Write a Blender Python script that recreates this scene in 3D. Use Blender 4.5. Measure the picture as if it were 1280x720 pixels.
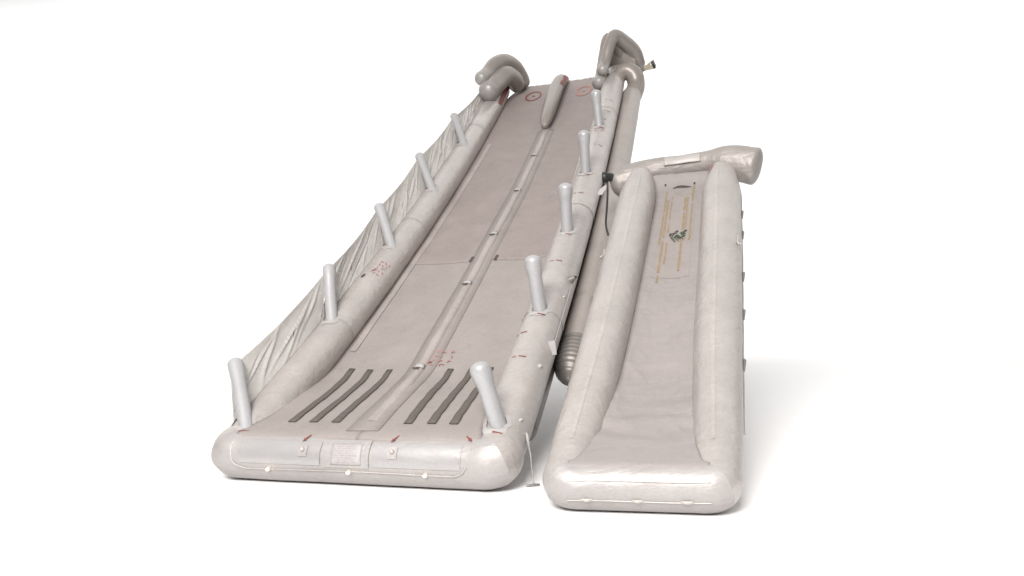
import bpy, math, random
import numpy as np
from mathutils import Vector, Matrix, noise

random.seed(7)
R = math.radians
scn = bpy.context.scene
for o in list(bpy.data.objects):
    bpy.data.objects.remove(o)
COL = scn.collection

# ------------------------------------------------------------------ camera
cd = bpy.data.cameras.new('camera')
cam = bpy.data.objects.new('camera', cd)
COL.objects.link(cam)
cd.sensor_width = 36.0
cd.lens = 36.0 * 900.0 / 1280.0
cd.clip_start = 0.05
cd.clip_end = 300
_p, _r = R(0.6), R(-2.69)
_F = Vector((0, math.cos(_p), math.sin(_p)))
_X = Vector((1, 0, 0))
_U = _X.cross(_F)
_X2 = _X * math.cos(_r) + _U * math.sin(_r)
_U2 = -_X * math.sin(_r) + _U * math.cos(_r)
_m = Matrix((_X2, _U2, -_F)).transposed().to_4x4()
_m.translation = Vector((0, 0, 1.6))
cam.matrix_world = _m
scn.camera = cam

# ------------------------------------------------------------------ studio light
wd = bpy.data.worlds.new('World')
scn.world = wd
wd.use_nodes = True
bg = wd.node_tree.nodes['Background']
bg.inputs[0].default_value = (0.95, 0.97, 1.0, 1)
bg.inputs[1].default_value = 0.04


def area(name, loc, target, sx, sy, power, color):
    l = bpy.data.lights.new(name, 'AREA')
    l.shape = 'RECTANGLE'
    l.size, l.size_y = sx, sy
    l.energy = power
    l.color = color
    o = bpy.data.objects.new(name, l)
    COL.objects.link(o)
    o.location = loc
    o.rotation_euler = (Vector(target) - Vector(loc)).to_track_quat('-Z', 'Y').to_euler()
    return o


area('overhead_fill', (5, 9, 15), (5, 9, 0), 60, 40, 5200, (1.0, 0.985, 0.97))  # added unseen fill that lifts the whole floor to white
area('key_softbox', (-3.6, -5.5, 11.0), (0.2, 8.5, 1.8), 8.0, 6.0, 4900, (1.0, 0.97, 0.95))
area('backdrop_wash', (0, 20, 15.5), (0, 30, 5.0), 90, 5, 5000, (1, 1, 1))  # added out of view to drive the backdrop to white

vs = scn.view_settings
vs.view_transform = 'Standard'
vs.look = 'None'
vs.exposure = -0.08
vs.gamma = 1.0
vs.use_curve_mapping = False


# ------------------------------------------------------------------ materials
def new_mat(name):
    m = bpy.data.materials.new(name)
    m.use_nodes = True
    nt = m.node_tree
    return m, nt, nt.nodes['Principled BSDF']


def fabric(name, col, rough=0.5, metal=0.0, blotch=0.10, bump=0.25, weave=900.0, spec=0.28, crease=0.0,
           stain=0.0, translucent=0.0):
    """coated cloth: soft blotches, handling dirt, fine weave and slack creases"""
    col = tuple(c * 0.73 for c in col)
    m, nt, b = new_mat(name)
    N, Lk = nt.nodes, nt.links
    tc = N.new('ShaderNodeTexCoord')
    n1 = N.new('ShaderNodeTexNoise'); n1.inputs['Scale'].default_value = 2.3; n1.inputs['Detail'].default_value = 14
    n1.inputs['Roughness'].default_value = 0.62
    n2 = N.new('ShaderNodeTexNoise'); n2.inputs['Scale'].default_value = 38; n2.inputs['Detail'].default_value = 4
    Lk.new(tc.outputs['Object'], n1.inputs['Vector']); Lk.new(tc.outputs['Object'], n2.inputs['Vector'])
    ramp = N.new('ShaderNodeMapRange')
    ramp.inputs['From Min'].default_value = 0.3; ramp.inputs['From Max'].default_value = 0.7
    ramp.inputs['To Min'].default_value = 1 - blotch; ramp.inputs['To Max'].default_value = 1 + blotch * 0.6
    Lk.new(n1.outputs[0], ramp.inputs['Value'])
    r2 = N.new('ShaderNodeMapRange')
    r2.inputs['From Min'].default_value = 0.3; r2.inputs['From Max'].default_value = 0.7
    r2.inputs['To Min'].default_value = 1 - blotch * 0.55; r2.inputs['To Max'].default_value = 1 + blotch * 0.45
    Lk.new(n2.outputs[0], r2.inputs['Value'])
    mul = N.new('ShaderNodeMath'); mul.operation = 'MULTIPLY'
    Lk.new(ramp.outputs[0], mul.inputs[0]); Lk.new(r2.outputs[0], mul.inputs[1])
    vm = N.new('ShaderNodeVectorMath'); vm.operation = 'SCALE'
    vm.inputs[0].default_value = col
    Lk.new(mul.outputs[0], vm.inputs['Scale'])
    last = vm.outputs[0]
    if stain:
        n4 = N.new('ShaderNodeTexNoise'); n4.inputs['Scale'].default_value = 5.5; n4.inputs['Detail'].default_value = 8
        n4.inputs['Roughness'].default_value = 0.7
        Lk.new(tc.outputs['Object'], n4.inputs['Vector'])
        mr = N.new('ShaderNodeMapRange')
        mr.inputs['From Min'].default_value = 0.56; mr.inputs['From Max'].default_value = 0.74
        mr.inputs['To Min'].default_value = 0.0; mr.inputs['To Max'].default_value = stain
        Lk.new(n4.outputs[0], mr.inputs['Value'])
        mx = N.new('ShaderNodeMix'); mx.data_type = 'RGBA'
        Lk.new(mr.outputs[0], mx.inputs['Factor'])
        Lk.new(last, mx.inputs['A'])
        mx.inputs['B'].default_value = (col[0] * .62, col[1] * .55, col[2] * .50, 1)
        last = mx.outputs['Result']
    Lk.new(last, b.inputs['Base Color'])
    rr = N.new('ShaderNodeMapRange')
    rr.inputs['To Min'].default_value = rough - 0.08; rr.inputs['To Max'].default_value = rough + 0.10
    Lk.new(n1.outputs[0], rr.inputs['Value']); Lk.new(rr.outputs[0], b.inputs['Roughness'])
    b.inputs['Metallic'].default_value = metal
    b.inputs['Specular IOR Level'].default_value = spec
    # relief
    wv = N.new('ShaderNodeTexNoise'); wv.inputs['Scale'].default_value = weave / 6; wv.inputs['Detail'].default_value = 2
    Lk.new(tc.outputs['Object'], wv.inputs['Vector'])
    bp = N.new('ShaderNodeBump'); bp.inputs['Strength'].default_value = bump; bp.inputs['Distance'].default_value = 0.004
    Lk.new(wv.outputs[0], bp.inputs['Height'])
    if crease:
        mp = N.new('ShaderNodeMapping'); mp.inputs['Scale'].default_value = (3.0, 9.0, 9.0)
        mp.inputs['Rotation'].default_value = (0.4, 0.2, 0.5)
        Lk.new(tc.outputs['Object'], mp.inputs['Vector'])
        n3 = N.new('ShaderNodeTexNoise'); n3.inputs['Scale'].default_value = 0.9; n3.inputs['Detail'].default_value = 3
        n3.inputs['Distortion'].default_value = 0.9
        Lk.new(mp.outputs[0], n3.inputs['Vector'])
        b2 = N.new('ShaderNodeBump'); b2.inputs['Strength'].default_value = crease; b2.inputs['Distance'].default_value = 0.05
        Lk.new(n3.outputs[0], b2.inputs['Height']); Lk.new(bp.outputs[0], b2.inputs['Normal'])
        n5 = N.new('ShaderNodeTexNoise'); n5.inputs['Scale'].default_value = 4.5; n5.inputs['Detail'].default_value = 4
        n5.inputs['Distortion'].default_value = 1.4
        Lk.new(mp.outputs[0], n5.inputs['Vector'])
        b3 = N.new('ShaderNodeBump'); b3.inputs['Strength'].default_value = crease; b3.inputs['Distance'].default_value = 0.012
        Lk.new(n5.outputs[0], b3.inputs['Height']); Lk.new(b2.outputs[0], b3.inputs['Normal'])
        Lk.new(b3.outputs[0], b.inputs['Normal'])
    else:
        Lk.new(bp.outputs[0], b.inputs['Normal'])
    return m


def plain(name, col, rough=0.5, metal=0.0, var=0.15, scale=60):
    if 'studio' not in name:
        col = tuple(c * 0.78 for c in col)
    m, nt, b = new_mat(name)
    N, Lk = nt.nodes, nt.links
    tc = N.new('ShaderNodeTexCoord')
    n1 = N.new('ShaderNodeTexNoise'); n1.inputs['Scale'].default_value = scale; n1.inputs['Detail'].default_value = 4
    Lk.new(tc.outputs['Object'], n1.inputs['Vector'])
    mr = N.new('ShaderNodeMapRange')
    mr.inputs['From Min'].default_value = 0.3; mr.inputs['From Max'].default_value = 0.7
    mr.inputs['To Min'].default_value = 1 - var; mr.inputs['To Max'].default_value = 1 + var
    Lk.new(n1.outputs[0], mr.inputs['Value'])
    vm = N.new('ShaderNodeVectorMath'); vm.operation = 'SCALE'; vm.inputs[0].default_value = col
    Lk.new(mr.outputs[0], vm.inputs['Scale']); Lk.new(vm.outputs[0], b.inputs['Base Color'])
    b.inputs['Roughness'].default_value = rough
    b.inputs['Metallic'].default_value = metal
    return m


M = {}
M['tube'] = fabric('silver_tube_cloth', (0.66, 0.612, 0.582), 0.36, 0.42, 0.10, 0.3, crease=0.3, stain=0.2)
M['toe'] = fabric('silver_toe_cloth', (0.535, 0.505, 0.49), 0.48, 0.30, 0.08, 0.25, crease=0.2, stain=0.1)
M['panel'] = fabric('toe_highlight_cloth', (0.555, 0.54, 0.535), 0.38, 0.36, 0.06, 0.12, crease=0.08)  # paler than the toe: a highlight put into the colour
M['lane_low'] = fabric('lane_cloth_lower', (0.41, 0.367, 0.344), 0.60, 0.05, 0.09, 0.35, crease=0.14, stain=0.30)
M['lane_up'] = fabric('lane_cloth_upper', (0.385, 0.33, 0.309), 0.62, 0.05, 0.10, 0.35, crease=0.14, stain=0.32)
M['tape'] = fabric('pale_seam_tape', (0.55, 0.51, 0.49), 0.42, 0.1, 0.08, 0.15)
M['seam'] = fabric('pale_seam_and_highlight', (0.62, 0.575, 0.545), 0.34, 0.25, 0.14, 0.3, crease=0.2)  # seam cords, and the highlight streaks painted on the narrow tubes
M['ridge'] = fabric('padded_ridge_cloth', (0.49, 0.435, 0.41), 0.40, 0.1, 0.14, 0.2, crease=0.1, stain=0.2)
M['post'] = fabric('grey_post_cloth', (0.55, 0.55, 0.555), 0.36, 0.22, 0.06, 0.15)
M['white_patch'] = fabric('white_patch_cloth', (0.54, 0.52, 0.51), 0.45, 0.0, 0.08, 0.2)
M['net'] = fabric('thin_screen_cloth', (0.88, 0.855, 0.83), 0.26, 0.25, 0.10, 0.2, crease=0.12)
nt_ = M['net'].node_tree
_tr = nt_.nodes.new('ShaderNodeBsdfTranslucent'); _tr.inputs[0].default_value = (0.78, 0.75, 0.715, 1)
_mx = nt_.nodes.new('ShaderNodeMixShader'); _mx.inputs[0].default_value = 0.42
nt_.links.new(nt_.nodes['Principled BSDF'].outputs[0], _mx.inputs[1]); nt_.links.new(_tr.outputs[0], _mx.inputs[2])
nt_.links.new(_mx.outputs[0], nt_.nodes['Material Output'].inputs[0])
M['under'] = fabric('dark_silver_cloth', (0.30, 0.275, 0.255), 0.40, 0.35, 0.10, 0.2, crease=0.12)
M['yellowed'] = fabric('yellowed_patch_cloth', (0.415, 0.373, 0.350), 0.45, 0.08, 0.08, 0.4, crease=0.16, stain=0.25)
M['bolster'] = fabric('beige_bolster_cloth', (0.38, 0.34, 0.31), 0.34, 0.25, 0.10, 0.2, crease=0.12, stain=0.15)
M['head'] = fabric('worn_head_cloth', (0.46, 0.42, 0.395), 0.42, 0.25, 0.12, 0.3, crease=0.4, stain=0.3)
M['cap'] = fabric('grey_end_cap_cloth', (0.44, 0.42, 0.40), 0.38, 0.25, 0.10, 0.2, crease=0.2)
M['support'] = fabric('support_tube_cloth', (0.50, 0.45, 0.415), 0.38, 0.3, 0.10, 0.2, crease=0.2, stain=0.2)
M['slack'] = fabric('slack_lane_cloth', (0.42, 0.38, 0.365), 0.50, 0.08, 0.05, 0.4, crease=0.2)
M['grip'] = plain('dark_grip_tread', (0.135, 0.115, 0.10), 0.85, 0, 0.18, 90)
M['red'] = plain('red_print', (0.26, 0.065, 0.055), 0.6, 0, 0.3, 200)
M['pale_red'] = plain('worn_red_print', (0.47, 0.20, 0.18), 0.6, 0, 0.25, 200)
M['faint_red'] = plain('faded_red_print', (0.36, 0.235, 0.22), 0.6, 0, 0.2, 200)
M['ink'] = plain('dark_ink', (0.09, 0.07, 0.065), 0.6, 0, 0.25, 200)
M['black'] = plain('black_rubber', (0.022, 0.022, 0.022), 0.42, 0, 0.2)
M['brass'] = plain('pale_hose_fitting', (0.62, 0.57, 0.43), 0.35, 0.3, 0.1)
M['steel'] = plain('grey_metal', (0.36, 0.35, 0.33), 0.3, 0.9, 0.15)
M['glue'] = plain('yellowed_glue', (0.34, 0.25, 0.155), 0.55, 0, 0.22, 45)
M['green'] = plain('green_tie', (0.07, 0.12, 0.07), 0.6, 0, 0.5, 60)
M['cord'] = plain('pale_cord', (0.42, 0.40, 0.38), 0.6, 0, 0.2)
M['lens'] = plain('clear_lamp_lens', (0.58, 0.55, 0.50), 0.2, 0.1, 0.1)
mm, nt_, bb = new_mat('lit_marker_lamp')
bb.inputs['Base Color'].default_value = (0.9, 0.8, 0.7, 1)
bb.inputs['Emission Color'].default_value = (1.0, 0.62, 0.38, 1)
bb.inputs['Emission Strength'].default_value = 6
M['lamp'] = mm
M['floor'] = plain('white_studio_sheet', (0.88, 0.88, 0.88), 0.9, 0, 0.004, 3)


# ------------------------------------------------------------------ mesh helpers
BASE = Vector((0, 0, 0))


def V3(p):
    return Vector((float(p[0]), float(p[1]), float(p[2])))


def mesh_obj(name, verts, faces, mat, parent=None, uvs=None, smooth=True, base=None, kind=None):
    me = bpy.data.meshes.new(name)
    me.from_pydata([tuple(v) for v in verts], [], faces)
    me.materials.append(mat)
    if smooth:
        me.polygons.foreach_set('use_smooth', [True] * len(me.polygons))
    if uvs is not None:
        l = me.uv_layers.new(name='UVMap')
        for li, lp in enumerate(me.loops):
            l.data[li].uv = uvs[lp.vertex_index]
    me.update()
    o = bpy.data.objects.new(name, me)
    COL.objects.link(o)
    if parent is not None:
        o.parent = parent
    if kind:
        o['kind'] = kind
    return o


def root_of(parent):
    while parent is not None and parent.parent is not None:
        parent = parent.parent
    return parent


def build(name, verts, faces, mat, parent, **kw):
    """verts in world space; stored relative to the thing's base"""
    b = root_of(parent).location if parent is not None else Vector((0, 0, 0))
    return mesh_obj(name, [V3(v) - b for v in verts], faces, mat, parent, **kw)


def grid(name, F, a0, a1, na, b0, b1, nb, mat, parent, thick=0.0, smooth=True, flip=False):
    vs_, fs, uv = [], [], []
    for i in range(na + 1):
        for j in range(nb + 1):
            a = a0 + (a1 - a0) * i / na
            b = b0 + (b1 - b0) * j / nb
            vs_.append(V3(F(a, b))); uv.append((a, b))
    for i in range(na):
        for j in range(nb):
            k = i * (nb + 1) + j
            q = (k, k + 1, k + nb + 2, k + nb + 1)
            fs.append(q[::-1] if flip else q)
    o = build(name, vs_, fs, mat, parent, uvs=uv, smooth=smooth)
    if thick:
        s = o.modifiers.new('thickness', 'SOLIDIFY'); s.thickness = thick; s.offset = 0
    return o


def smooth_path(pts, n=8):
    """Catmull-Rom through points that may carry extra columns (radius)"""
    P = [np.array(p, float) for p in pts]
    P = [2 * P[0] - P[1]] + P + [2 * P[-1] - P[-2]]
    out = []
    for i in range(1, len(P) - 2):
        p0, p1, p2, p3 = P[i - 1:i + 3]
        for k in range(n):
            t = k / n
            out.append(0.5 * (2 * p1 + (p2 - p0) * t + (2 * p0 - 5 * p1 + 4 * p2 - p3) * t * t + (3 * p1 - p0 - 3 * p2 + p3) * t ** 3))
    out.append(P[-2])
    return out


def rings_along(pts, rads, seg, ref=None):
    pts = [np.array(p, float) for p in pts]
    n = len(pts)
    t = [(pts[i + 1] - pts[i]) / max(1e-9, np.linalg.norm(pts[i + 1] - pts[i])) for i in range(n - 1)]
    ref = np.array(ref if ref is not None else (0, 0, 1.0), float)
    if abs(ref @ t[0]) > 0.95:
        ref = np.array((1.0, 0.2, 0))
    e1 = ref - t[0] * (ref @ t[0]); e1 /= np.linalg.norm(e1)
    e2 = np.cross(t[0], e1)
    ring = [math.cos(2 * math.pi * j / seg) * e1 + math.sin(2 * math.pi * j / seg) * e2 for j in range(seg)]
    out = [[pts[0] + rads[0] * v for v in ring]]
    for i in range(1, n):
        if i < n - 1:
            pn = t[i - 1] + t[i]; pn /= np.linalg.norm(pn)
        else:
            pn = t[i - 1]
        new = []
        for v in ring:
            d = -(v @ pn) / max(0.25, (t[i - 1] @ pn))
            q = v + t[i - 1] * d
            new.append(q)
        out.append([pts[i] + rads[i] * v for v in new])
        # carry on with a unit ring perpendicular to the outgoing tangent
        tt = t[i] if i < n - 1 else t[i - 1]
        ring = []
        for v in new:
            u = v - tt * (v @ tt)
            ring.append(u / max(1e-9, np.linalg.norm(u)))
    return out


def tube_mesh(rings, cap0, cap1, pts, rads):
    """rings -> verts, faces, with rounded end caps (cap = bulge as a fraction of the radius; None = open)"""
    seg = len(rings[0])
    R_ = [list(r) for r in rings]

    def cap(ring, c, axis, rad, bulge):
        res = []
        for k in range(1, 6):
            ph = math.pi / 2 * k / 6
            res.append([c + (v - c) * math.cos(ph) + axis * rad * bulge * math.sin(ph) for v in ring])
        return res, c + axis * rad * bulge
    tip0 = tip1 = None
    if cap0 is not None:
        ax = pts[0] - pts[1]; ax = ax / np.linalg.norm(ax)
        rs, tip0 = cap(R_[0], pts[0], ax, rads[0], cap0)
        R_ = rs[::-1] + R_
    if cap1 is not None:
        ax = pts[-1] - pts[-2]; ax = ax / np.linalg.norm(ax)
        rs, tip1 = cap(R_[-1], pts[-1], ax, rads[-1], cap1)
        R_ = R_ + rs
    vs_ = [v for r in R_ for v in r]
    fs = []
    for i in range(len(R_) - 1):
        for j in range(seg):
            a = i * seg + j; b = i * seg + (j + 1) % seg
            fs.append((a, b, b + seg, a + seg))
    if tip0 is not None:
        k = len(vs_); vs_.append(tip0)
        for j in range(seg):
            fs.append((k, (j + 1) % seg, j))
    if tip1 is not None:
        k = len(vs_); vs_.append(tip1); o = (len(R_) - 1) * seg
        for j in range(seg):
            fs.append((k, o + j, o + (j + 1) % seg))
    return vs_, fs


def wobble(vs_, amp, sc=3.0, seed=0.0):
    out = []
    for v in vs_:
        p = Vector((v[0] * sc + seed, v[1] * sc, v[2] * sc))
        d = noise.noise_vector(p) * amp
        out.append((v[0] + d.x, v[1] + d.y, v[2] + d.z))
    return out


def sweep(name, path, mat, parent, seg=24, cap0=0.8, cap1=0.8, n=6, amp=0.0, ref=None, raw=False):
    """path rows: x, y, z, radius (world)"""
    P = [np.array(p, float) for p in path] if raw else smooth_path(path, n)
    pts = [p[:3] for p in P]; rads = [float(p[3]) for p in P]
    rg = rings_along(pts, rads, seg, ref)
    vs_, fs = tube_mesh(rg, cap0, cap1, pts, rads)
    if amp:
        vs_ = wobble(vs_, amp, 4.0, len(name))
    return build(name, vs_, fs, mat, parent)


def fan(name, polys, F, mat, parent, sub=0.03):
    """flat print: polygons given in a surface's own two coordinates, laid on it by F"""
    vs_, fs = [], []
    for poly in polys:
        k = len(vs_)
        vs_ += [V3(F(*p)) for p in poly]
        fs.append(tuple(range(k, k + len(poly))))
    return build(name, vs_, fs, mat, parent, smooth=False)


def strip(name, F, pts, width, mat, parent, n=4, thick=0.0):
    """ribbon that follows pts in a surface's own coordinates; width in those coordinates"""
    P = smooth_path([np.array(p, float) for p in pts], n)
    vs_, fs = [], []
    for i, p in enumerate(P):
        a = P[max(0, i - 1)]; b = P[min(len(P) - 1, i + 1)]
        d = b - a; d = d / max(1e-9, np.linalg.norm(d))
        nrm = np.array((-d[1], d[0]))
        for s in (-0.5, 0, 0.5):
            q = p + nrm * width * s
            vs_.append(V3(F(q[0], q[1])))
    for i in range(len(P) - 1):
        for j in range(2):
            k = i * 3 + j
            fs.append((k, k + 1, k + 4, k + 3))
    o = build(name, vs_, fs, mat, parent)
    if thick:
        m_ = o.modifiers.new('thickness', 'SOLIDIFY'); m_.thickness = thick; m_.offset = 0
    return o


def empty(name, loc, label, cat, group=None):
    o = bpy.data.objects.new(name, None)
    COL.objects.link(o)
    o.location = loc
    o['label'] = label; o['category'] = cat
    if group:
        o['group'] = group
    return o


def sm(x):
    x = min(1.0, max(0.0, x))
    return x * x * (3 - 2 * x)


class Slide:
    """a slide's own frame: u across, s along the slope, n off the slope"""
    def __init__(self, x0, y0, yaw, shear, a0, a1, L, r0):
        self.o = np.array((x0, y0, r0))
        self.fw = np.array((math.sin(yaw), math.cos(yaw), 0.0))
        self.lat = np.array((math.cos(yaw + shear), -math.sin(yaw + shear), 0.0))
        self.lat0 = np.array((math.cos(yaw), -math.sin(yaw), 0.0))
        self.toe_fw = np.array((math.sin(yaw + shear), math.cos(yaw + shear), 0.0))
        self.a0, self.a1, self.L = a0, a1, L
        N = 400
        self.ss = np.linspace(0, L, N)
        ang = a0 + (a1 - a0) * self.ss / L
        d = L / (N - 1)
        self.h = np.concatenate([[0], np.cumsum((np.cos(ang)[1:] + np.cos(ang)[:-1]) / 2 * d)])
        self.v = np.concatenate([[0], np.cumsum((np.sin(ang)[1:] + np.sin(ang)[:-1]) / 2 * d)])

    def ang(self, s):
        return self.a0 + (self.a1 - self.a0) * min(1, max(0, s / self.L))

    def nv(self, s):
        a = self.ang(s)
        return -self.fw * math.sin(a) + np.array((0, 0, math.cos(a)))

    def __call__(self, u, s, n):
        a = self.ang(s)
        h = float(np.interp(s, self.ss, self.h)); v = float(np.interp(s, self.ss, self.v))
        if s < 0:
            h += s * math.cos(a); v += s * math.sin(a)
        if s > self.L:
            h += (s - self.L) * math.cos(a); v += (s - self.L) * math.sin(a)
        return self.o + self.lat * u + self.fw * (h - math.sin(a) * n) + np.array((0, 0, v + math.cos(a) * n))


# ------------------------------------------------------------------ setting: one white sheet, floor curving up into backdrop
prof = [(-8, 0)]
for k in range(0, 60):
    prof.append((-8 + 30 * (k + 1) / 60, 0))
for k in range(1, 17):
    t = math.pi / 2 * k / 16
    prof.append((22 + 8 * math.sin(t), 8 - 8 * math.cos(t)))
prof.append((30, 15)); prof.append((30, 22))
vs_, fs = [], []
for (y, z) in prof:
    vs_ += [(-34, y, z), (0, y, z), (34, y, z)]
for i in range(len(prof) - 1):
    for j in range(2):
        k = i * 3 + j
        fs.append((k, k + 1, k + 4, k + 3))
floor = mesh_obj('floor', vs_, fs, M['floor'], kind='structure')

# =================================================================== the wide two-lane slide
RB, WB = 0.225, 1.3
B = Slide(-1.443, 6.406, R(15.88), R(3.34), R(27.04), R(35.07), 9.27, RB)
big = empty('evacuation_slide', (-1.443, 6.406, 0),
            'wide two-lane silver inflatable slide with upright posts and dark grip strips at its foot', 'slide')
TOPS = 11.35


def frame_rings(SL, w_of, r_of, top, seg, nside, push, rc):
    """left side down, round the corner, toe across, round the corner, right side up"""
    ss = [top + (rc - top) * k / nside for k in range(nside + 1)]
    w0 = w_of(0)
    pts = [SL(-w_of(s), s, 0) for s in ss]; rad = [r_of(s) for s in ss]

    def corner(sd):
        a, b, c = SL(sd * w_of(rc), rc, 0), SL(sd * (w0 + push), -push * 0.6, 0), SL(sd * (w0 - rc), 0, 0)
        b[2] = c[2] + 0.01
        return [a * (1 - t) ** 2 + b * 2 * t * (1 - t) + c * t * t for t in [k / 8 for k in range(1, 8)]]
    cl = corner(-1)
    iL = len(pts) + 3
    pts += cl; rad += [r_of(0)] * 7
    nu = 16
    wu = w0 - rc
    for k in range(nu + 1):
        u = -wu + 2 * wu * k / nu
        pts.append(SL(u, 0, 0)); rad.append(r_of(0))
    cr = corner(1)[::-1]
    iR = len(pts) + 3
    pts += cr; rad += [r_of(0)] * 7
    for s in reversed(ss):
        pts.append(SL(w_of(s), s, 0)); rad.append(r_of(s))
    rg = rings_along(pts, rad, seg, SL.nv(top))
    return pts, rad, rg, iL, iR


def part_from_rings(name, rg, pts, rad, i0, i1, cap0, cap1, mat, parent, amp=0.004, seed=0, levels=1):
    v, f = tube_mesh(rg[i0:i1 + 1], cap0, cap1, pts[i0:i1 + 1], rad[i0:i1 + 1])
    seg = len(rg[0])
    v = wobble(v, amp, 2.2, 0.0)
    o = build(name, v, f, mat, parent)
    if levels:
        m_ = o.modifiers.new('round', 'SUBSURF'); m_.levels = levels; m_.render_levels = levels
    return o


pts, rad, rg, iL, iR = frame_rings(B, lambda s: WB, lambda s: RB if s < 10.6 else RB - 0.03 * (s - 10.6), TOPS, 28, 44, 0.075, 0.12)
part_from_rings('side_tube', rg, pts, rad, 0, iL, 0.7, None, M['tube'], big)
part_from_rings('toe_tube', rg, pts, rad, iL, iR, None, None, M['toe'], big)
part_from_rings('side_tube', rg, pts, rad, iR, len(pts) - 1, None, 0.7, M['tube'], big)


def b_tube(side, s, th, off=0.0, r=RB):
    return B(side * WB, s, 0) + (r + off) * (math.cos(th) * B.nv(s) + side * math.sin(th) * B.lat0)


def b_toe(u, th, off=0.0):
    return B(u, 0, 0) + (RB + off) * (math.cos(th) * np.array((0, 0, 1.0)) - math.sin(th) * B.toe_fw)


# lower tubes stacked under the side tubes, and the long support tube beside the right one
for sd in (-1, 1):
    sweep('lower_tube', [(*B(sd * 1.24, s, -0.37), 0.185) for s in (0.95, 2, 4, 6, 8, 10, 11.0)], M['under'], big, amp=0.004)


def sup(s):
    t = (s - 1.8) / 8.7
    return (*B(1.60 + 0.06 * t, s, -0.40 + 0.18 * t), 0.195)


supt = sweep('support_tube', [sup(s) for s in (2.35, 3.5, 5, 7, 9, 10.5)], M['support'], big, amp=0.004, cap0=None)
# ribbed end cap of the support tube
rp = []
for k in range(0, 58):
    s = 2.36 - 0.62 * k / 57
    q = sup(s)
    tfall = (2.36 - s) / 0.62
    rr_ = 0.195 * math.sqrt(max(0.02, 1 - max(0, (tfall - 0.45) / 0.55) ** 2.2)) + 0.006 * math.sin(k / 57 * 2 * math.pi * 9)
    rp.append((*q[:3], rr_))
sweep('ribbed_end_cap', rp, M['under'], supt, raw=True, cap0=None, cap1=0.2)

# ---- lanes
CU = [(0.0, 0.07), (0.3, 0.06), (1.0, 0.02), (1.6, 0.0), (3.5, 0.017), (4.9, 0.03), (6.4, 0.075), (9.0, 0.11), (11.9, 0.06)]


def cu(s):
    return float(np.interp(s, [a for a, _ in CU], [b for _, b in CU]))


LTOP = 12.05


def softmax(a, b, k):
    h = max(0.0, min(1.0, 0.5 + 0.5 * (b - a) / k))
    return a + (b - a) * h + k * h * (1 - h) * 0.5


def floor_n(u, s):
    n = softmax(-0.14, 0.228 - 0.25 * (s - 0.06), 0.09)
    c = cu(s)
    e = (u - c) / (1.1 - c) if u > c else (c - u) / (1.1 + c)
    n -= 0.035 * math.sin(math.pi * min(1, max(0, e))) * sm((s - 0.4) / 1.2)
    n += 0.03 * sm((abs(u) - 0.85) / 0.25) * sm((2.4 - s) / 1.8) * sm((s - .4) / .6)
    n += (0.014 * noise.noise(Vector((u * 2.2, s * 1.1, 3.7))) + 0.006 * noise.noise(Vector((u * 7, s * 3.0, 1.2)))) * sm((s - 0.06) / 0.4)
    if s > 11.4:
        n += 0.006 * math.sin(u * 42 + 1.5 * math.sin(u * 9)) * sm((s - 11.4) / 0.4)
        n -= 0.10 * sm((s - 11.75) / 0.35) ** 2
    return n


def on_floor(u, s, off=0.0):
    if s < 0.054:
        return b_toe(u, 0.227 + (0.054 - s) / RB, off + 0.009 - 0.016 * sm((0.04 - s) / 0.08))
    return B(u, s, floor_n(u, s) + off)


SEAM = 4.17
for sd in (-1, 1):
    for (s0, s1, off, mt) in ((-0.05, SEAM + 0.04, 0.0, M['lane_low']), (SEAM, LTOP, 0.004, M['lane_up'])):
        def F(t, s, sd=sd, off=off):
            c = cu(s)
            nn = -0.14 if s > 1.9 else softmax(-0.14, 0.228 - 0.25 * (s - 0.06), 0.09)
            HWL = WB - math.sqrt(max(0.0, RB * RB - nn * nn)) + 0.03 * sm((s - 0.2) / 0.6)
            HWL -= 0.10 * sm((0.25 - s) / 0.35)
            e = HWL if s < 11.0 else HWL - 0.30 * sm((s - 11.0) / 0.9) * (1 if sd > 0 else 0.6)
            u = c + (sd * e - c) * t
            return on_floor(u, s, off)
        grid('lane_panel', F, 0.0, 1.0, 26, s0, s1, int((s1 - s0) * 14), mt, big, thick=0.004, flip=(sd < 0))

# edge tape along both lanes
for sd in (-1, 1):
    strip('edge_tape', lambda u, s: on_floor(u, s, 0.012), [(sd * 1.02, 1.98), (sd * 1.035, 3.4), (sd * 1.02, 5.2), (sd * 0.98, 8.7)], 0.075, M['ridge'], big, n=22)

# centre ridge: flat base tape and a raised padded rib
strip('ridge_base', lambda u, s: on_floor(u, s, 0.008), [(cu(s), s) for s in (0.10, 0.5, 1, 1.5, 2.5, 3.5, 5, 6.5, 8, 9.05)], 0.32, M['lane_low'], big, n=16, thick=0.003)


def rib(a, s):
    c = cu(s)
    wv = 0.062 * (1 + 0.06 * math.sin(s * 7))
    f = sm((s - 0.5) / 0.9)
    u = c + wv * a
    return B(u, s, floor_n(c, s) + 0.014 + (0.012 + 0.030 * f) * math.sqrt(max(0, 1 - a * a)) - 0.012)


grid('centre_ridge', rib, -1, 1, 10, 0.3, 9.1, 150, M['ridge'], big)
for s in (1.6, 3.47, 4.9, 6.42, 7.85):
    c = cu(s)
    cl = grid('ridge_clip', lambda a, q: B(cu(s) + 0.055 * a, s + 0.035 * q, floor_n(cu(s), s) + 0.022 + 0.034 * math.sqrt(max(0, 1 - a * a * 0.95))),
              -1, 1, 10, -1, 1, 2, M['white_patch'], big, thick=0.008)
    fan('clip_slot', [[(cu(s) - 0.06, -0.9), (cu(s) + 0.02, -0.95), (cu(s) + 0.025, -1.7), (cu(s) - 0.055, -1.6)]],
        lambda u, q: B(u, s + 0.05 * q, floor_n(cu(s), s) + 0.058), M['ink'], cl)
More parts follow.
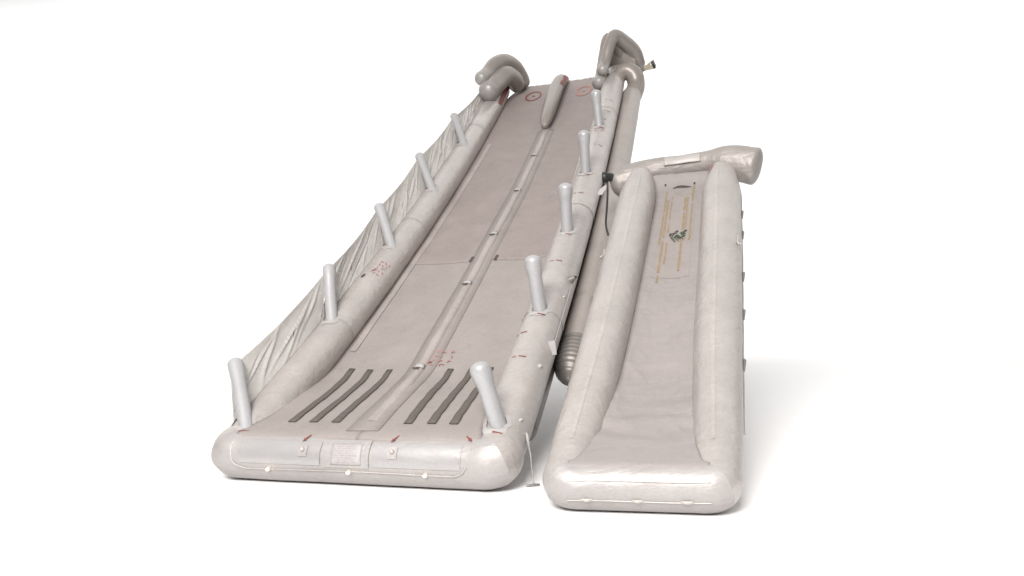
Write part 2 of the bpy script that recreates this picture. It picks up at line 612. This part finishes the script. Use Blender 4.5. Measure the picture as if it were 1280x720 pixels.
# two small dark tabs at the lane seam
for du in (-0.17, 0.2):
    c = cu(4.2)
    fan('seam_tab', [[(c + du - 0.02, 4.14), (c + du + 0.02, 4.14), (c + du + 0.03, 4.28), (c + du - 0.01, 4.28)]], lambda u, s: on_floor(u, s, 0.018), M['ink'], big)

# inflated divider at the head of the lanes
dv = sweep('lane_divider', [(*B(cu(9.0), 9.0, -0.02), 0.07), (*B(cu(9.2), 9.2, 0.02), 0.115), (*B(cu(9.8), 9.8, 0.05), 0.145), (*B(cu(10.8), 10.8, 0.06), 0.15),
                            (*B(cu(11.4), 11.4, 0.0), 0.145), (*B(cu(11.7), 11.72, -0.10), 0.135)], M['bolster'], big, cap1=0.4)


def b_div(s, th, off):
    n = float(np.interp(s, [9.8, 10.8, 11.4, 11.72], [0.05, 0.06, 0.0, -0.10]))
    return B(cu(s) + math.sin(th) * (0.15 + off), s, n + math.cos(th) * (0.15 + off))


strip('red_edge_tape', lambda th, s: b_div(s, th, 0.006), [(1.15, 10.8), (1.1, 11.2), (1.05, 11.65)], 0.8, M['red'], dv, n=6)
for q in ([(-0.7, 11.6), (-0.15, 11.6), (-0.2, 11.72), (-0.6, 11.75)], [(-0.9, 11.35), (-0.5, 11.35), (-0.45, 11.44), (-0.85, 11.46)]):
    fan('dark_slot', [q], lambda th, s: b_div(s, th, 0.008), M['ink'], dv)

# grip strips
GR = [(-.777, -.805, -.866), (-.54, -.573, -.64), (-.30, -.336, -.395), (.445, .387, .345), (.676, .625, .592), (.888, .848, .808)]
for g in GR:
    n_ = 14
    vs_, fs = [], []
    for k in range(n_ + 1):
        t = k / n_
        s = 0.265 + (1.635 - 0.265) * t
        u = float(np.interp(t, [0, 0.48, 1], g))
        w = 0.042 - 0.008 * t
        jag = 0.004 * math.sin(k * 2.3)
        for d in (-w, 0, w):
            vs_.append(V3(on_floor(u + d + jag, s, 0.012)))
    for k in range(n_):
        for j in range(2):
            q = k * 3 + j
            fs.append((q, q + 1, q + 4, q + 3))
    o = build('grip_strip', vs_, fs, M['grip'], big)
    m_ = o.modifiers.new('thickness', 'SOLIDIFY'); m_.thickness = 0.006; m_.offset = 0

# ring marks on the lane head
for (u0, s0, mt) in ((-0.537, 11.16, M['red']), (0.611, 11.06, M['pale_red'])):
    polys = []
    K = 28
    for k in range(K):
        a = 2 * math.pi * k / K; b = 2 * math.pi * (k + 1) / K
        r1, r2 = 0.145, 0.185
        polys.append([(u0 + r1 * math.cos(a), s0 + 1.6 * r1 * math.sin(a)), (u0 + r2 * math.cos(a), s0 + 1.6 * r2 * math.sin(a)),
                      (u0 + r2 * math.cos(b), s0 + 1.6 * r2 * math.sin(b)), (u0 + r1 * math.cos(b), s0 + 1.6 * r1 * math.sin(b))])
    rm = fan('ring_mark', polys, lambda u, s: on_floor(u, s, 0.014), mt, big)
    fan('centre_dot', [[(u0 + 0.032 * math.cos(2 * math.pi * k / 8), s0 + 0.05 * math.sin(2 * math.pi * k / 8)) for k in range(8)]], lambda u, s: on_floor(u, s, 0.014), mt, rm)


def text_block(name, F, c, wide, rows, pitch, mat, parent, ang=0.0, seed=1):
    """worn, unreadable print: rows of short broken strokes"""
    rn = random.Random(seed)
    polys = []
    ca, sa = math.cos(ang), math.sin(ang)
    for r_ in range(rows):
        x = -wide / 2 + rn.uniform(0, 0.06) * wide
        y = -(r_ - (rows - 1) / 2) * pitch
        end = wide / 2 - rn.uniform(0, 0.3) * wide
        while x < end:
            l = rn.uniform(0.25, 0.7) * pitch
            h = pitch * rn.uniform(0.35, 0.6)
            st = pitch * 0.16
            bx = [[(x, y), (x + st, y), (x + st, y + h), (x, y + h)]]
            if rn.random() < 0.75:
                yy = y + rn.choice((0, h - st, h / 2))
                bx.append([(x, yy), (x + l, yy), (x + l, yy + st), (x, yy + st)])
            for q in bx:
                polys.append([(c[0] + px * ca - py * sa, c[1] + px * sa + py * ca) for px, py in q])
            x += l + pitch * (0.25 if rn.random() < 0.8 else 0.7)
    o = fan(name, polys, F, mat, parent)
    o['kind'] = 'stuff'
    return o


text_block('stencil_text', lambda u, s: on_floor(u, s, 0.014), (0.21, 1.80), 0.26, 4, 0.085, M['pale_red'], big, seed=3)
fan('stencil_arrow', [[(0.03, 1.68), (0.09, 1.72), (0.09, 1.75), (0.03, 1.71)]], lambda u, s: on_floor(u, s, 0.02), M['red'], big)

# ---- posts
PT = {-1: [(-1.616, .603), (-1.474, .676), (-1.559, .666), (-1.587, .666), (-1.535, .62)],
      1: [(1.174, .703), (1.251, .747), (1.326, .807), (1.317, .808), (1.282, .779)]}
PLEAN = {-1: 0.5, 1: 0.2}
PS = [0.252 + 1.96 * i for i in range(5)]
TIP = {}
for sd in (-1, 1):
    for i, s in enumerate(PS):
        ut, ntp = PT[sd][i]
        ntp -= 0.02
        rb = 0.072 if sd < 0 else 0.078
        pa = []
        for k in range(13):
            t = k / 12
            t0 = 0.13 / (ntp - RB + 0.07)
            tt = (t - t0) / (1 - t0)
            u = sd * WB + (ut - sd * WB) * (tt + 0.03 * math.sin(math.pi * t) * (1 if i % 2 else -1))
            n_ = RB - 0.13 + (ntp - RB + 0.13 - 0.06) * t
            rad_ = rb * (1.12 - 0.16 * sm(t / 0.25)) * (1 + (0.24 if sd > 0 else 0.14) * sm((t - 0.74) / 0.16))
            pa.append((*B(u, s + (PLEAN[sd] + 0.03 * math.sin(i * 2.1)) * tt, n_), rad_))
        p = sweep('post', pa, M['post'], big, seg=20, raw=True, cap0=None, cap1=0.75, amp=0.003)
        TIP[(sd, i)] = (ut, ntp)
        # flat patch that welds the post to the tube
        K = 28
        vs_ = []
        for q, off in ((0.128, 0.003), (0.085, 0.012)):
            for k in range(K):
                a = 2 * math.pi * k / K
                jag = 1 + 0.06 * math.sin(5 * a + i) + 0.05 * math.sin(9 * a + 2 * i + sd)
                vs_.append(V3(b_tube(sd, s - (0.035 if sd < 0 else 0.015) + 1.2 * q * jag * math.sin(a), q * jag * math.cos(a) / RB, off)))
        fs = [(k, (k + 1) % K, K + (k + 1) % K, K + k) for k in range(K)]
        build('base_patch', vs_, fs, M['white_patch'] if sd > 0 else M['tape'], p)

# ---- thin fabric screen between the left posts
edge = [(PS[i], TIP[(-1, i)][0], TIP[(-1, i)][1] - 0.06) for i in range(5)] + [(10.35, -1.46, 0.36)]


def screen_panel(i):
    s0, u0, n0 = edge[i]; s1, u1, n1 = edge[i + 1]
    rn = random.Random(40 + i)
    folds = []
    for k in range(15):
        a = rn.uniform(-0.35, 0.95)
        folds.append((a, a + rn.uniform(0.15, 0.75), rn.uniform(0.008, 0.030), rn.choice((1, 1, 1, -1)) * rn.uniform(0.010, 0.034), rn.uniform(0.1, 0.8), rn.uniform(0.25, 0.6)))

    def F(t, b):
        s = s0 - 0.03 + (s1 - s0 + 0.06) * t
        base = b_tube(-1, s, 0.55, -0.004)
        sag = 0.045 * math.sin(math.pi * t) if i < 4 else 0.05 * math.sin(math.pi * t)
        ut = u0 + (u1 - u0) * t; n_ = n0 + (n1 - n0) * t - sag
        top = B(ut - 0.015, s + 0.45, n_)
        p = base + (top - base) * b
        f = math.sin(math.pi * min(1, max(0, b))) ** 0.6 if 0 < b < 1 else 0
        d = 0.02 * noise.noise(Vector((t * 4, b * 2, i * 5.1)))
        for (ta, tb, w, am, bc, bw) in folds:
            x = (t - ta - (tb - ta) * b + 0.01 * math.sin(b * 9 + ta * 20)) / w
            if abs(x) < 3:
                d += am * math.exp(-x * x) * math.exp(-((b - bc) / bw) ** 2)
        d *= f * max(0.0, math.sin(math.pi * t)) ** 0.35
        return p + B.lat0 * (d - 0.10 * math.sin(math.pi * t) * b * (1 - b)) + B.nv(s) * d * 0.2
    return grid('screen_panel', F, 0, 1, 170, 0, 1, 30, M['net'], big, thick=0.003)


for i in range(5):
    sp = screen_panel(i)
    s0 = edge[i][0]; s1 = edge[i + 1][0]
    # hem cord along the foot of the screen
for (s, b) in ((1.6, 0), (3.2, 0), (5.2, 0), (7.2, 0), (8.9, 0)):
    q_ = B(-1.50, s, 0.36)
    fan('tie_mark', [[(-0.03, -0.05), (-0.005, 0.0), (0.0, 0.06), (-0.022, 0.01)]], lambda a, c: q_ + B.fw * a + np.array((0, 0, 1.0)) * c + B.lat0 * 0.06, M['red'], big)

# ---- foot tube details
for (u0, u1) in ((-1.09, -0.24), (0.28, 1.09)):
    grid('highlight_panel', lambda u, th: b_toe(u, th, 0.004 + 0.002 * noise.noise(Vector((u * 5, th * 3, 0)))), u0, u1, 26, 0.74, 1.66, 10, M['panel'], big)  # painted highlight band along the front of the toe tube
pl = grid('placard', lambda u, th: b_toe(u, th, 0.009), -0.125, 0.17, 8, 0.80, 1.60, 10, M['white_patch'], big, thick=0.004)
text_block('print', lambda u, q: b_toe(u, 1.2 - q / RB, 0.0125), (0.025, 0.0), 0.24, 9, 0.0185, M['faint_red'], pl, seed=11)
grid('placard_backing', lambda u, th: b_toe(u, th, 0.006), -0.20, 0.245, 10, 0.62, 1.72, 12, M['toe'], big)


def arrow(c, ang, ln, F, mat, parent, wd_=0.022):
    ca, sa = math.cos(ang), math.sin(ang)
    sh = [[(0, -wd_ * .3), (0.6 * ln, -wd_ * .5), (0.55 * ln, -wd_), (ln, 0), (0.55 * ln, wd_), (0.6 * ln, wd_ * .5), (0, wd_ * .3)]]
    return fan('arrow_mark', [[(c[0] + x * ca - y * sa, c[1] + x * sa + y * ca) for x, y in q] for q in sh], F, mat, parent)


for (u, th, ang) in ((-0.40, 0.40, -2.1), (0.475, 0.33, -2.1), (1.09, 0.27, -0.75)):
    arrow((u, -th * RB), ang, 0.10, lambda a, q: b_toe(a, -q / RB, 0.012), M['red'], big, 0.018)
for (u, th) in ((-1.17, 0.22), (-1.29, -0.1), (1.21, -0.45)):
    fan('dash_mark', [[(u - 0.06, -th * RB - 0.014), (u + 0.05, -th * RB + 0.006), (u + 0.05, -th * RB + 0.026), (u - 0.06, -th * RB + 0.008)]],
        lambda a, q: b_toe(a, -q / RB, 0.012), M['red'], big)
# inflation valves on the foot tube
for u in (-0.417, 0.468):
    v = grid('valve_patch', lambda a, th: b_toe(a, th, 0.011), u - 0.045, u + 0.045, 4, 0.90, 1.34, 6, M['toe'], big)
    c = b_toe(u, 1.08, 0.008); d = b_toe(u, 1.08, 0.028)
    sweep('valve_cap', [(*c, 0.022), (*((c + d) / 2), 0.022), (*d, 0.017)], M['lens'], v, seg=14, raw=True, cap1=0.5)
# cord round the foot and its three lit marker lamps
cp = [(-1.16, 0.35), (-1.20, 1.0), (-1.17, 1.6), (-1.08, 1.84), (-0.9, 1.90), (0, 1.86), (0.9, 1.90), (1.05, 1.86), (1.13, 1.62), (1.17, 1.0), (1.17, 0.35)]
sweep('seam_cord', [(*b_toe(u, th, 0.003), 0.0065) for u, th in cp], M['seam'], big, seg=8, n=10)
for u in (-0.773, 0.052, 0.778):
    c = b_toe(u, 1.87, 0.0); d = b_toe(u, 1.87, 0.02)
    lm = sweep('marker_lamp', [(*c, 0.024), (*((c + d) / 2), 0.022), (*d, 0.014)], M['lens'], big, seg=14, raw=True, cap1=0.6)
    e = b_toe(u, 1.84, 0.034)
    sweep('bulb', [(*d, 0.013), (*e, 0.012)], M['lamp'], lm, seg=10, raw=True, cap0=0.5, cap1=0.8)

# stencil dashes and small fittings along the right tube
for (s, th) in ((1.28, -0.15), (1.75, -0.55), (3.32, -0.03), (5.35, -0.05), (7.2, 0.35), (8.35, 0.1), (8.75, 0.35), (9.3, 0.3)):
    fan('dash_mark', [[(s - 0.01, th * RB), (s - 0.025, th * RB + 0.075), (s - 0.007, th * RB + 0.08), (s + 0.006, th * RB + 0.003)]],
        lambda a, q: b_tube(1, a, q / RB, 0.004), M['red'], big)
    fan('worn_mark', [[(s + 0.01, th * RB - 0.08), (s - 0.005, th * RB - 0.03), (s + 0.012, th * RB - 0.03), (s + 0.026, th * RB - 0.08)]],
        lambda a, q: b_tube(1, a, q / RB, 0.004), M['pale_red'], big)
for i, s in enumerate(PS):
    fan('dash_mark', [[(s - 0.15, 0.0), (s - 0.16, 0.08), (s - 0.142, 0.082), (s - 0.132, 0.0)]], lambda a, q: b_tube(1, a, q / RB, 0.012), M['red'], big)
text_block('stencil_text', lambda a, q: b_tube(1, 7.95 - q, a / RB, 0.004), (0.02, 0.0), 0.16, 3, 0.10, M['pale_red'], big, seed=21)
text_block('stencil_text', lambda a, q: b_tube(-1, 3.45 + q, -a / RB, 0.004), (0.15, 0.0), 0.16, 5, 0.075, M['pale_red'], big, seed=5)
fan('plug_mark', [[(3.22 + 0.05 * math.cos(k * .7854), -0.02 + 0.028 * math.sin(k * .7854)) for k in range(8)]], lambda a, q: b_tube(-1, a, -q / RB, 0.004), M['ink'], big)
fan('dash_mark', [[(3.34, 0.04), (3.42, 0.07), (3.43, 0.09), (3.35, 0.06)]], lambda a, q: b_tube(-1, a, -q / RB, 0.004), M['red'], big)
# hanging white tag, round patch, pin on the right tube
tg = b_tube(1, 1.62, 1.15, 0.006)
vs_ = [tg + B.lat0 * x + np.array((0, 0, z)) + B.fw * y for (x, y, z) in ((-0.03, 0, 0.06), (0.045, -0.02, 0.07), (0.06, -0.03, -0.07), (-0.005, -0.01, -0.085))]
o = build('white_tag', vs_, [(0, 1, 2, 3)], M['white_patch'], big, smooth=False)
m_ = o.modifiers.new('thickness', 'SOLIDIFY'); m_.thickness = 0.004
for (s, th, rr_) in ((1.216, 0.91, 0.028), (0.38, 0.86, 0.018), (2.6, 1.0, 0.015)):
    c = b_tube(1, s, th, -0.004); d = b_tube(1, s, th, 0.014)
    sweep('button', [(*c, rr_), (*d, rr_ * 0.7)], M['lens'], big, seg=14, raw=True, cap1=0.4)
vf = b_tube(1, 3.02, 1.08, -0.01); vg = b_tube(1, 3.02, 1.08, 0.05)
va = sweep('relief_valve', [(*vf, 0.05), (*((vf + vg) / 2), 0.04), (*vg, 0.03)], M['under'], big, seg=16, raw=True)
sweep('valve_cap', [(*vg, 0.02), (*b_tube(1, 3.02, 1.08, 0.075), 0.018)], M['black'], va, seg=12, raw=True)
cc = [b_tube(1, s, 1.25, 0.008) for s in (2.95, 2.7, 2.4, 2.1, 1.75)]
sweep('valve_cord', [(*p, 0.006) for p in cc], M['cord'], va, seg=6)
# seam rings and seam line along the tubes
for sd in (-1, 1):
    for s in (2.2, 5.0, 8.95):
        grid('seam_band', lambda a, th: b_tube(sd, s + a, th, 0.0035), -0.03, 0.03, 2, -1.9, 1.9, 26, M['tube'], big)
# tether that hangs from the foot corner with a small bar on the floor
tb = b_tube(1, 0.28, 1.45, 0.0)
gx, gy = tb[0] + 0.03, tb[1] - 0.10
te = sweep('tether', [(*tb, 0.007), (tb[0] + 0.025, tb[1] - 0.02, tb[2] - 0.12, 0.007), (gx, gy, 0.14, 0.005), (gx + 0.012, gy - 0.02, 0.016, 0.005)], M['cord'], big, seg=8)
sweep('tether_loop', [(*b_tube(1, 0.30, 1.30, 0.01), 0.012), (*b_tube(1, 0.26, 1.5, 0.014), 0.014), (tb[0] + 0.02, tb[1] - 0.012, tb[2] - 0.1, 0.006)], M['white_patch'], te, seg=8)
sweep('tether_bar', [(gx - 0.045, gy - 0.03, 0.013, 0.010), (gx, gy - 0.024, 0.013, 0.012), (gx + 0.055, gy - 0.018, 0.013, 0.010)], M['steel'], te, seg=10)


# ---- inflated handholds at the head
def bt(rows):
    return [(*B(u, s, n), r_) for u, s, n, r_ in rows]


def bolster(rows):
    o = sweep('head_bolster', bt(rows), M['bolster'], big, amp=0.004)
    a, b = np.array(B(*rows[0][:3])), np.array(B(*rows[1][:3]))
    d = (a - b) / np.linalg.norm(a - b); r_ = rows[0][3]
    sweep('end_cap', [(*(a - d * 0.03), r_ * 1.025), (*(a + d * 0.01), r_ * 1.03)], M['cap'], o, raw=True, cap0=None, cap1=0.85)


bolster([(-1.40, 10.45, 0.62, .15), (-1.34, 10.75, 0.61, .16), (-1.22, 11.05, 0.68, .17), (-1.08, 11.35, 0.62, .175), (-0.95, 11.6, 0.40, .17), (-0.88, 11.7, 0.12, .17), (-0.86, 11.7, 0.0, .17)])
bolster([(-1.26, 10.30, 0.38, .215), (-1.17, 10.7, 0.40, .215), (-1.05, 11.05, 0.42, .21), (-0.96, 11.3, 0.24, .20), (-0.94, 11.45, 0.05, .18)])
strip('red_edge_tape', lambda s, th: b_tube(-1, s, th, 0.006), [(10.3, -1.25), (10.8, -1.15), (11.3, -1.0)], 0.45, M['red'], big, n=8)
bolster([(1.13, 10.62, 0.36, .115), (1.16, 10.85, 0.42, .11), (1.26, 11.15, 0.68, .115), (1.36, 11.4, 0.78, .13), (1.52, 11.6, 0.56, .15), (1.68, 11.75, 0.28, .16), (1.74, 11.75, 0.02, .16)])
bolster([(1.04, 10.5, 0.15, .14), (1.07, 10.75, 0.18, .135), (1.12, 11.15, 0.48, .115), (1.20, 11.4, 0.74, .11), (1.32, 11.6, 0.6, .12), (1.42, 11.7, 0.2, .13)])
sweep('crossover_tube', bt([(1.36, 10.75, 0.0, .14), (1.42, 10.95, 0.10, .165), (1.56, 11.05, 0.13, .18), (1.71, 11.0, 0.02, .185), (1.74, 10.85, -0.15, .18), (1.68, 10.6, -0.24, .19)]), M['bolster'], big, amp=0.003)
# tucked cloth at the right head, behind the bolsters
grid('head_gusset', lambda a, b: B(1.12 + 0.62 * a, 11.5 + 0.1 * b, -0.02 + 0.72 * b * (1 - 0.75 * a) + 0.02 * math.sin(a * 9 + b * 4)), 0, 1, 14, 0, 1, 14, M['bolster'], big, thick=0.01)
grid('head_gusset', lambda a, b: B(-1.25 + 0.45 * a, 11.45 + 0.1 * b, 0.0 + 0.5 * b * (1 - 0.7 * a) + 0.02 * math.sin(a * 9 + b * 4)), 0, 1, 14, 0, 1, 14, M['bolster'], big, thick=0.01)
hf = sweep('hose_stub', bt([(1.66, 11.45, -0.02, .085), (1.78, 11.45, -0.03, .09), (1.84, 11.45, -0.02, .075), (1.86, 11.45, -0.02, .05), (1.93, 11.45, 0.0, .045)]), M['under'], big, raw=True, cap1=0.1)
sweep('connector', bt([(1.92, 11.45, 0.0, .055), (1.97, 11.45, 0.01, .06), (2.04, 11.45, 0.035, .085), (2.07, 11.45, 0.045, .09)]), M['brass'], hf, raw=True, cap1=0.05)
sweep('connector_cap', bt([(2.072, 11.45, 0.046, .095), (2.115, 11.45, 0.058, .095)]), M['black'], hf, raw=True, seg=4, cap0=0.05, cap1=0.05)

# =================================================================== the narrow single-lane slide
W0, W1, R0, R1, LS = .542, .552, .18, .228, 5.73
S = Slide(.852, 5.23, R(18.5), R(-3.9), R(29.4), R(34.5), LS, R0)
small = empty('evacuation_slide', (.852, 5.23, 0),
              'narrow single-lane silver inflatable slide with creased chute and thick cross tube at its head', 'slide')


def ws(s):
    return W0 + (W1 - W0) * min(1, max(0, s / LS)) - 0.022 * sm(s / 2)


def rs(s):
    r_ = float(np.interp(s, [0, 1, 2, 3.5, 5], [.18, .202, .220, .232, .236]))
    return r_ if s < 4.9 else r_ * (1 - 0.30 * sm((s - 4.9) / 0.8))


pts, rad, rg, iL, iR = frame_rings(S, ws, rs, 5.5, 28, 30, 0.028, 0.09)
part_from_rings('side_tube', rg, pts, rad, 0, iL, 0.8, None, M['tube'], small)
part_from_rings('toe_tube', rg, pts, rad, iL, iR, None, None, M['toe'], small)
part_from_rings('side_tube', rg, pts, rad, iR, len(pts) - 1, None, 0.8, M['tube'], small)


def s_tube(side, s, th, off=0.0):
    return S(side * ws(s), s, 0) + (rs(s) + off) * (math.cos(th) * S.nv(s) + side * math.sin(th) * S.lat0)


def s_toe(u, th, off=0.0):
    return S(u, 0, 0) + (R0 + off) * (math.cos(th) * np.array((0, 0, 1.0)) - math.sin(th) * S.toe_fw)


def s_floor_n(u, s):
    n = softmax(-0.11, 0.183 - 0.25 * (s - 0.05), 0.10)
    n += 0.06 * (u / 0.36) ** 2 * sm((5.6 - s) / 2) * sm((s - .5) / .5)
    k = noise.noise(Vector((u * 3.2 + s * 1.6, s * 1.5 - u * 3.0, 5.5)))
    k2 = noise.noise(Vector((u * 8 - s * 2.4, s * 4.2 + u * 6, 2.5)))
    k3 = noise.noise(Vector((u * 16 + s * 5, s * 8 - u * 9, 8.5)))
    n += (0.007 * max(0, 1 - 3 * abs(k)) + 0.005 * max(0, 1 - 3.2 * abs(k2)) + 0.002 * k3) * sm((s - 0.1) / 0.5)
    n += 0.007 * math.sin(s * 21 + 3 * noise.noise(Vector((u * 3, s * 3, 0)))) * sm((1.25 - s) / 0.5) * sm((s - 0.2) / 0.3)
    n += 0.10 * sm((s - 5.35) / 0.35) ** 1.3
    for q in (1.13, 1.62, 2.05, 2.86):
        n += 0.004 * math.exp(-((s - q - 0.02 * u) / 0.014) ** 2)
    return n


def s_floor(u, s, off=0.0):
    if s < 0.0517:
        return s_toe(u, 0.26 + (0.0517 - s) / R0, off + 0.0095 - 0.017 * sm((0.045 - s) / 0.07))
    return S(u, s, s_floor_n(u, s) + off)


def Fs(t, s):
    nn = softmax(-0.11, 0.183 - 0.25 * (s - 0.05), 0.10)
    e = ws(s) - math.sqrt(max(0.0, rs(s) ** 2 - nn * nn)) + 0.04 * sm((s - 0.2) / 0.6)
    e -= 0.05 * sm((0.25 - s) / 0.3)
    return s_floor(e * t, s)


grid('chute_floor', Fs, -1, 1, 60, -0.03, 5.66, 264, M['slack'], small, thick=0.002, flip=True)
# cross tube at the head
HT = [(-0.86, 5.66, -0.11, .20), (-0.70, 5.72, -0.07, .215), (-0.45, 5.80, -0.03, .185), (-0.2, 5.83, 0.0, .155), (0.1, 5.85, 0.01, .145), (0.36, 5.82, 0.03, .165), (0.55, 5.78, 0.03, .225), (0.75, 5.72, 0.02, .24), (0.95, 5.64, 0.0, .252)]
ht = sweep('head_tube', [(*S(u, s, n), r_) for u, s, n, r_ in HT], M['head'], small, seg=40, n=12, cap0=0.55, cap1=0.3, amp=0.010)


def s_head(u, th, off):
    c = [float(np.interp(u, [h[0] for h in HT], [h[k] for h in HT])) for k in (1, 2, 3)]
    return S(u, c[0] - math.sin(th) * (c[2] + off), c[1] + math.cos(th) * (c[2] + off))


grid('head_flap', lambda a, th: s_head(a, th, 0.014 + 0.006 * math.sin(a * 21)), -0.22, 0.26, 16, 0.15, 0.95, 8, M['tape'], ht, thick=0.01)
for u in (-0.205, 0.175):
    fan('eyelet', [[(u + 0.012 * math.cos(k * .7854), 5.45 + 0.02 * math.sin(k * .7854)) for k in range(8)]], lambda a, q: s_floor(a, q, 0.02), M['black'], small)
sweep('pull_handle', [(*s_floor(-0.10, 5.375, 0.004), .006), (*s_floor(-0.05, 5.385, 0.016), .011), (*s_floor(0.01, 5.39, 0.020), .014), (*s_floor(0.07, 5.39, 0.015), .011), (*s_floor(0.13, 5.39, 0.004), .006)], M['ink'], small, seg=10)
# thin yellowed panel under the glue lines
grid('chute_patch', lambda u, s: s_floor(u, s, 0.004), -0.20, 0.20, 14, 3.15, 5.30, 60, M['yellowed'], small)
# yellowed glue lines on the chute
for (u0, s0, s1, wd_) in ((-0.175, 3.9, 5.3, .022), (-0.14, 3.05, 5.05, .026), (-0.095, 4.2, 5.15, .016), (0.075, 3.3, 5.1, .028), (0.105, 4.0, 5.1, .018), (0.165, 3.9, 5.4, .026), (-0.09, 3.45, 3.95, .02)):
    rn = random.Random(int(u0 * 1000))
    K = int((s1 - s0) * 14)
    polys = []
    for k in range(K):
        if rn.random() < 0.10:
            continue
        a = s0 + (s1 - s0) * k / K; b = s0 + (s1 - s0) * (k + 1) / K
        h0 = wd_ * rn.uniform(0.3, 0.55); h1 = wd_ * rn.uniform(0.3, 0.55)
        polys.append([(u0 - h0, a), (u0 + h1, a), (u0 + h0, b), (u0 - h1, b)])
    fan('glue_line', polys, lambda u, s: s_floor(u, s, 0.009), M['glue'], small)['kind'] = 'stuff'
# crumpled green tie on the chute
gt = None
rn = random.Random(4)
for k in range(16):
    a0_ = 0.02 + rn.uniform(-0.10, 0.06); b0_ = 4.12 + rn.uniform(-0.10, 0.08)
    a1_ = a0_ + rn.uniform(0.02, 0.07); b1_ = b0_ + rn.uniform(-0.12, 0.12)
    o = sweep('crumpled_tie' if gt is None else 'tie_end', [(*s_floor(a0_, b0_, 0.008), .006), (*s_floor((a0_ + a1_) / 2, (b0_ + b1_) / 2, 0.02), .009), (*s_floor(a1_, b1_, 0.008), .006)],
              (M['green'], M['ink'], M['green'], M['under'])[k % 4], small if gt is None else gt, seg=8)
    gt = gt or o
# crest seams, broad and pale to paint in the highlight streaks
for sd in (-1, 1):
    strip('crest_seam_highlight', lambda s, th: s_tube(sd, s, th, 0.0015), [(0.3, -0.10), (1.5, -0.12), (2.5, -0.12), (3.5, -0.14), (4.5, -0.16), (5.3, -0.18)], 0.17, M['seam'], small, n=20)
# foot seams and clear marker lamps
for th in (1.15, 1.95):
    sweep('seam_cord', [(*s_toe(u, th + 0.02 * math.sin(u * 9), 0.002), 0.005) for u in (-0.50, -0.3, 0, 0.3, 0.5)], M['seam'], small, seg=8)
for u in (-0.36, 0.0, 0.34):
    c = s_toe(u - 0.035, 1.90, 0.004); d = s_toe(u + 0.035, 1.90, 0.004); e = s_toe(u, 1.90, 0.012)
    sweep('marker_lamp', [(*c, 0.009), (*e, 0.013), (*d, 0.009)], M['lens'], small, seg=12)
# inflation fitting with tag and hose on the left end of the head tube
f0 = S(-0.90, 5.62, 0.03); f1 = S(-1.06, 5.60, 0.05)
fi = sweep('inflation_fitting', [(*f0, .045), (*(f0 * .7 + f1 * .3), .06), (*(f0 * .45 + f1 * .55), .06), (*(f0 * .4 + f1 * .6), .075), (*f1, .075)], M['black'], small, raw=True, seg=18, cap0=0.2, cap1=0.1)
hp = [S(-1.0, 5.58, 0.0), S(-0.99, 5.45, -0.1), S(-0.985, 5.2, -0.22), S(-0.97, 4.9, -0.30), S(-0.90, 4.6, -0.30)]
sweep('hose', [(*p, 0.015) for p in hp], M['black'], fi, seg=10)
tg = S(-1.06, 5.5, -0.08)
o = build('white_tag', [tg + S.lat0 * x + np.array((0, 0, z)) for x, z in ((-0.08, -0.07), (-0.02, -0.08), (0.07, 0.03), (0.05, 0.06), (-0.05, 0.0))], [(0, 1, 2, 3, 4)], M['white_patch'], fi, smooth=False)
m_ = o.modifiers.new('thickness', 'SOLIDIFY'); m_.thickness = 0.004
# red-marked tuck by the right shoulder
fan('red_mark', [[(5.25, -0.9), (5.5, -0.75), (5.55, -0.55), (5.45, -0.6), (5.3, -0.75)]], lambda s, th: s_tube(1, s, th, 0.008), M['pale_red'], small)
# lacing line, knots and hooks along the outer sides
for sd, ths in ((1, 1.75), (-1, 1.6)):
    lc = sweep('side_lacing', [(*s_tube(sd, s, ths + 0.05 * math.sin(s * 9), 0.006), 0.008) for s in np.linspace(0.6, 5.2, 24)], M['cord'], small, seg=6, n=3)
    for s in ((1.5, 2.3, 3.0, 3.9, 4.4) if sd > 0 else (2.6, 3.6)):
        c = s_tube(sd, s, ths, 0.0); d = s_tube(sd, s + 0.04, ths - 0.1, 0.014); e = s_tube(sd, s - 0.08, ths, 0.01)
        sweep('knot', [(*c, .014), (*d, .015), (*e, .010)], M['under'], lc, seg=10)
for sd, s, th in ((1, 3.45, 0.95), (-1, 3.45, 1.25)):
    c = s_tube(sd, s, th, 0.002)
    hk = sweep('hook', [(*s_tube(sd, s + 0.12, th, 0.008), .007), (*c, .009), (*s_tube(sd, s - 0.07, th - 0.05, 0.02), .010), (*s_tube(sd, s - 0.06, th + 0.1, 0.03), .010), (*s_tube(sd, s, th + 0.1, 0.015), .008)], M['lens'], small, seg=8)
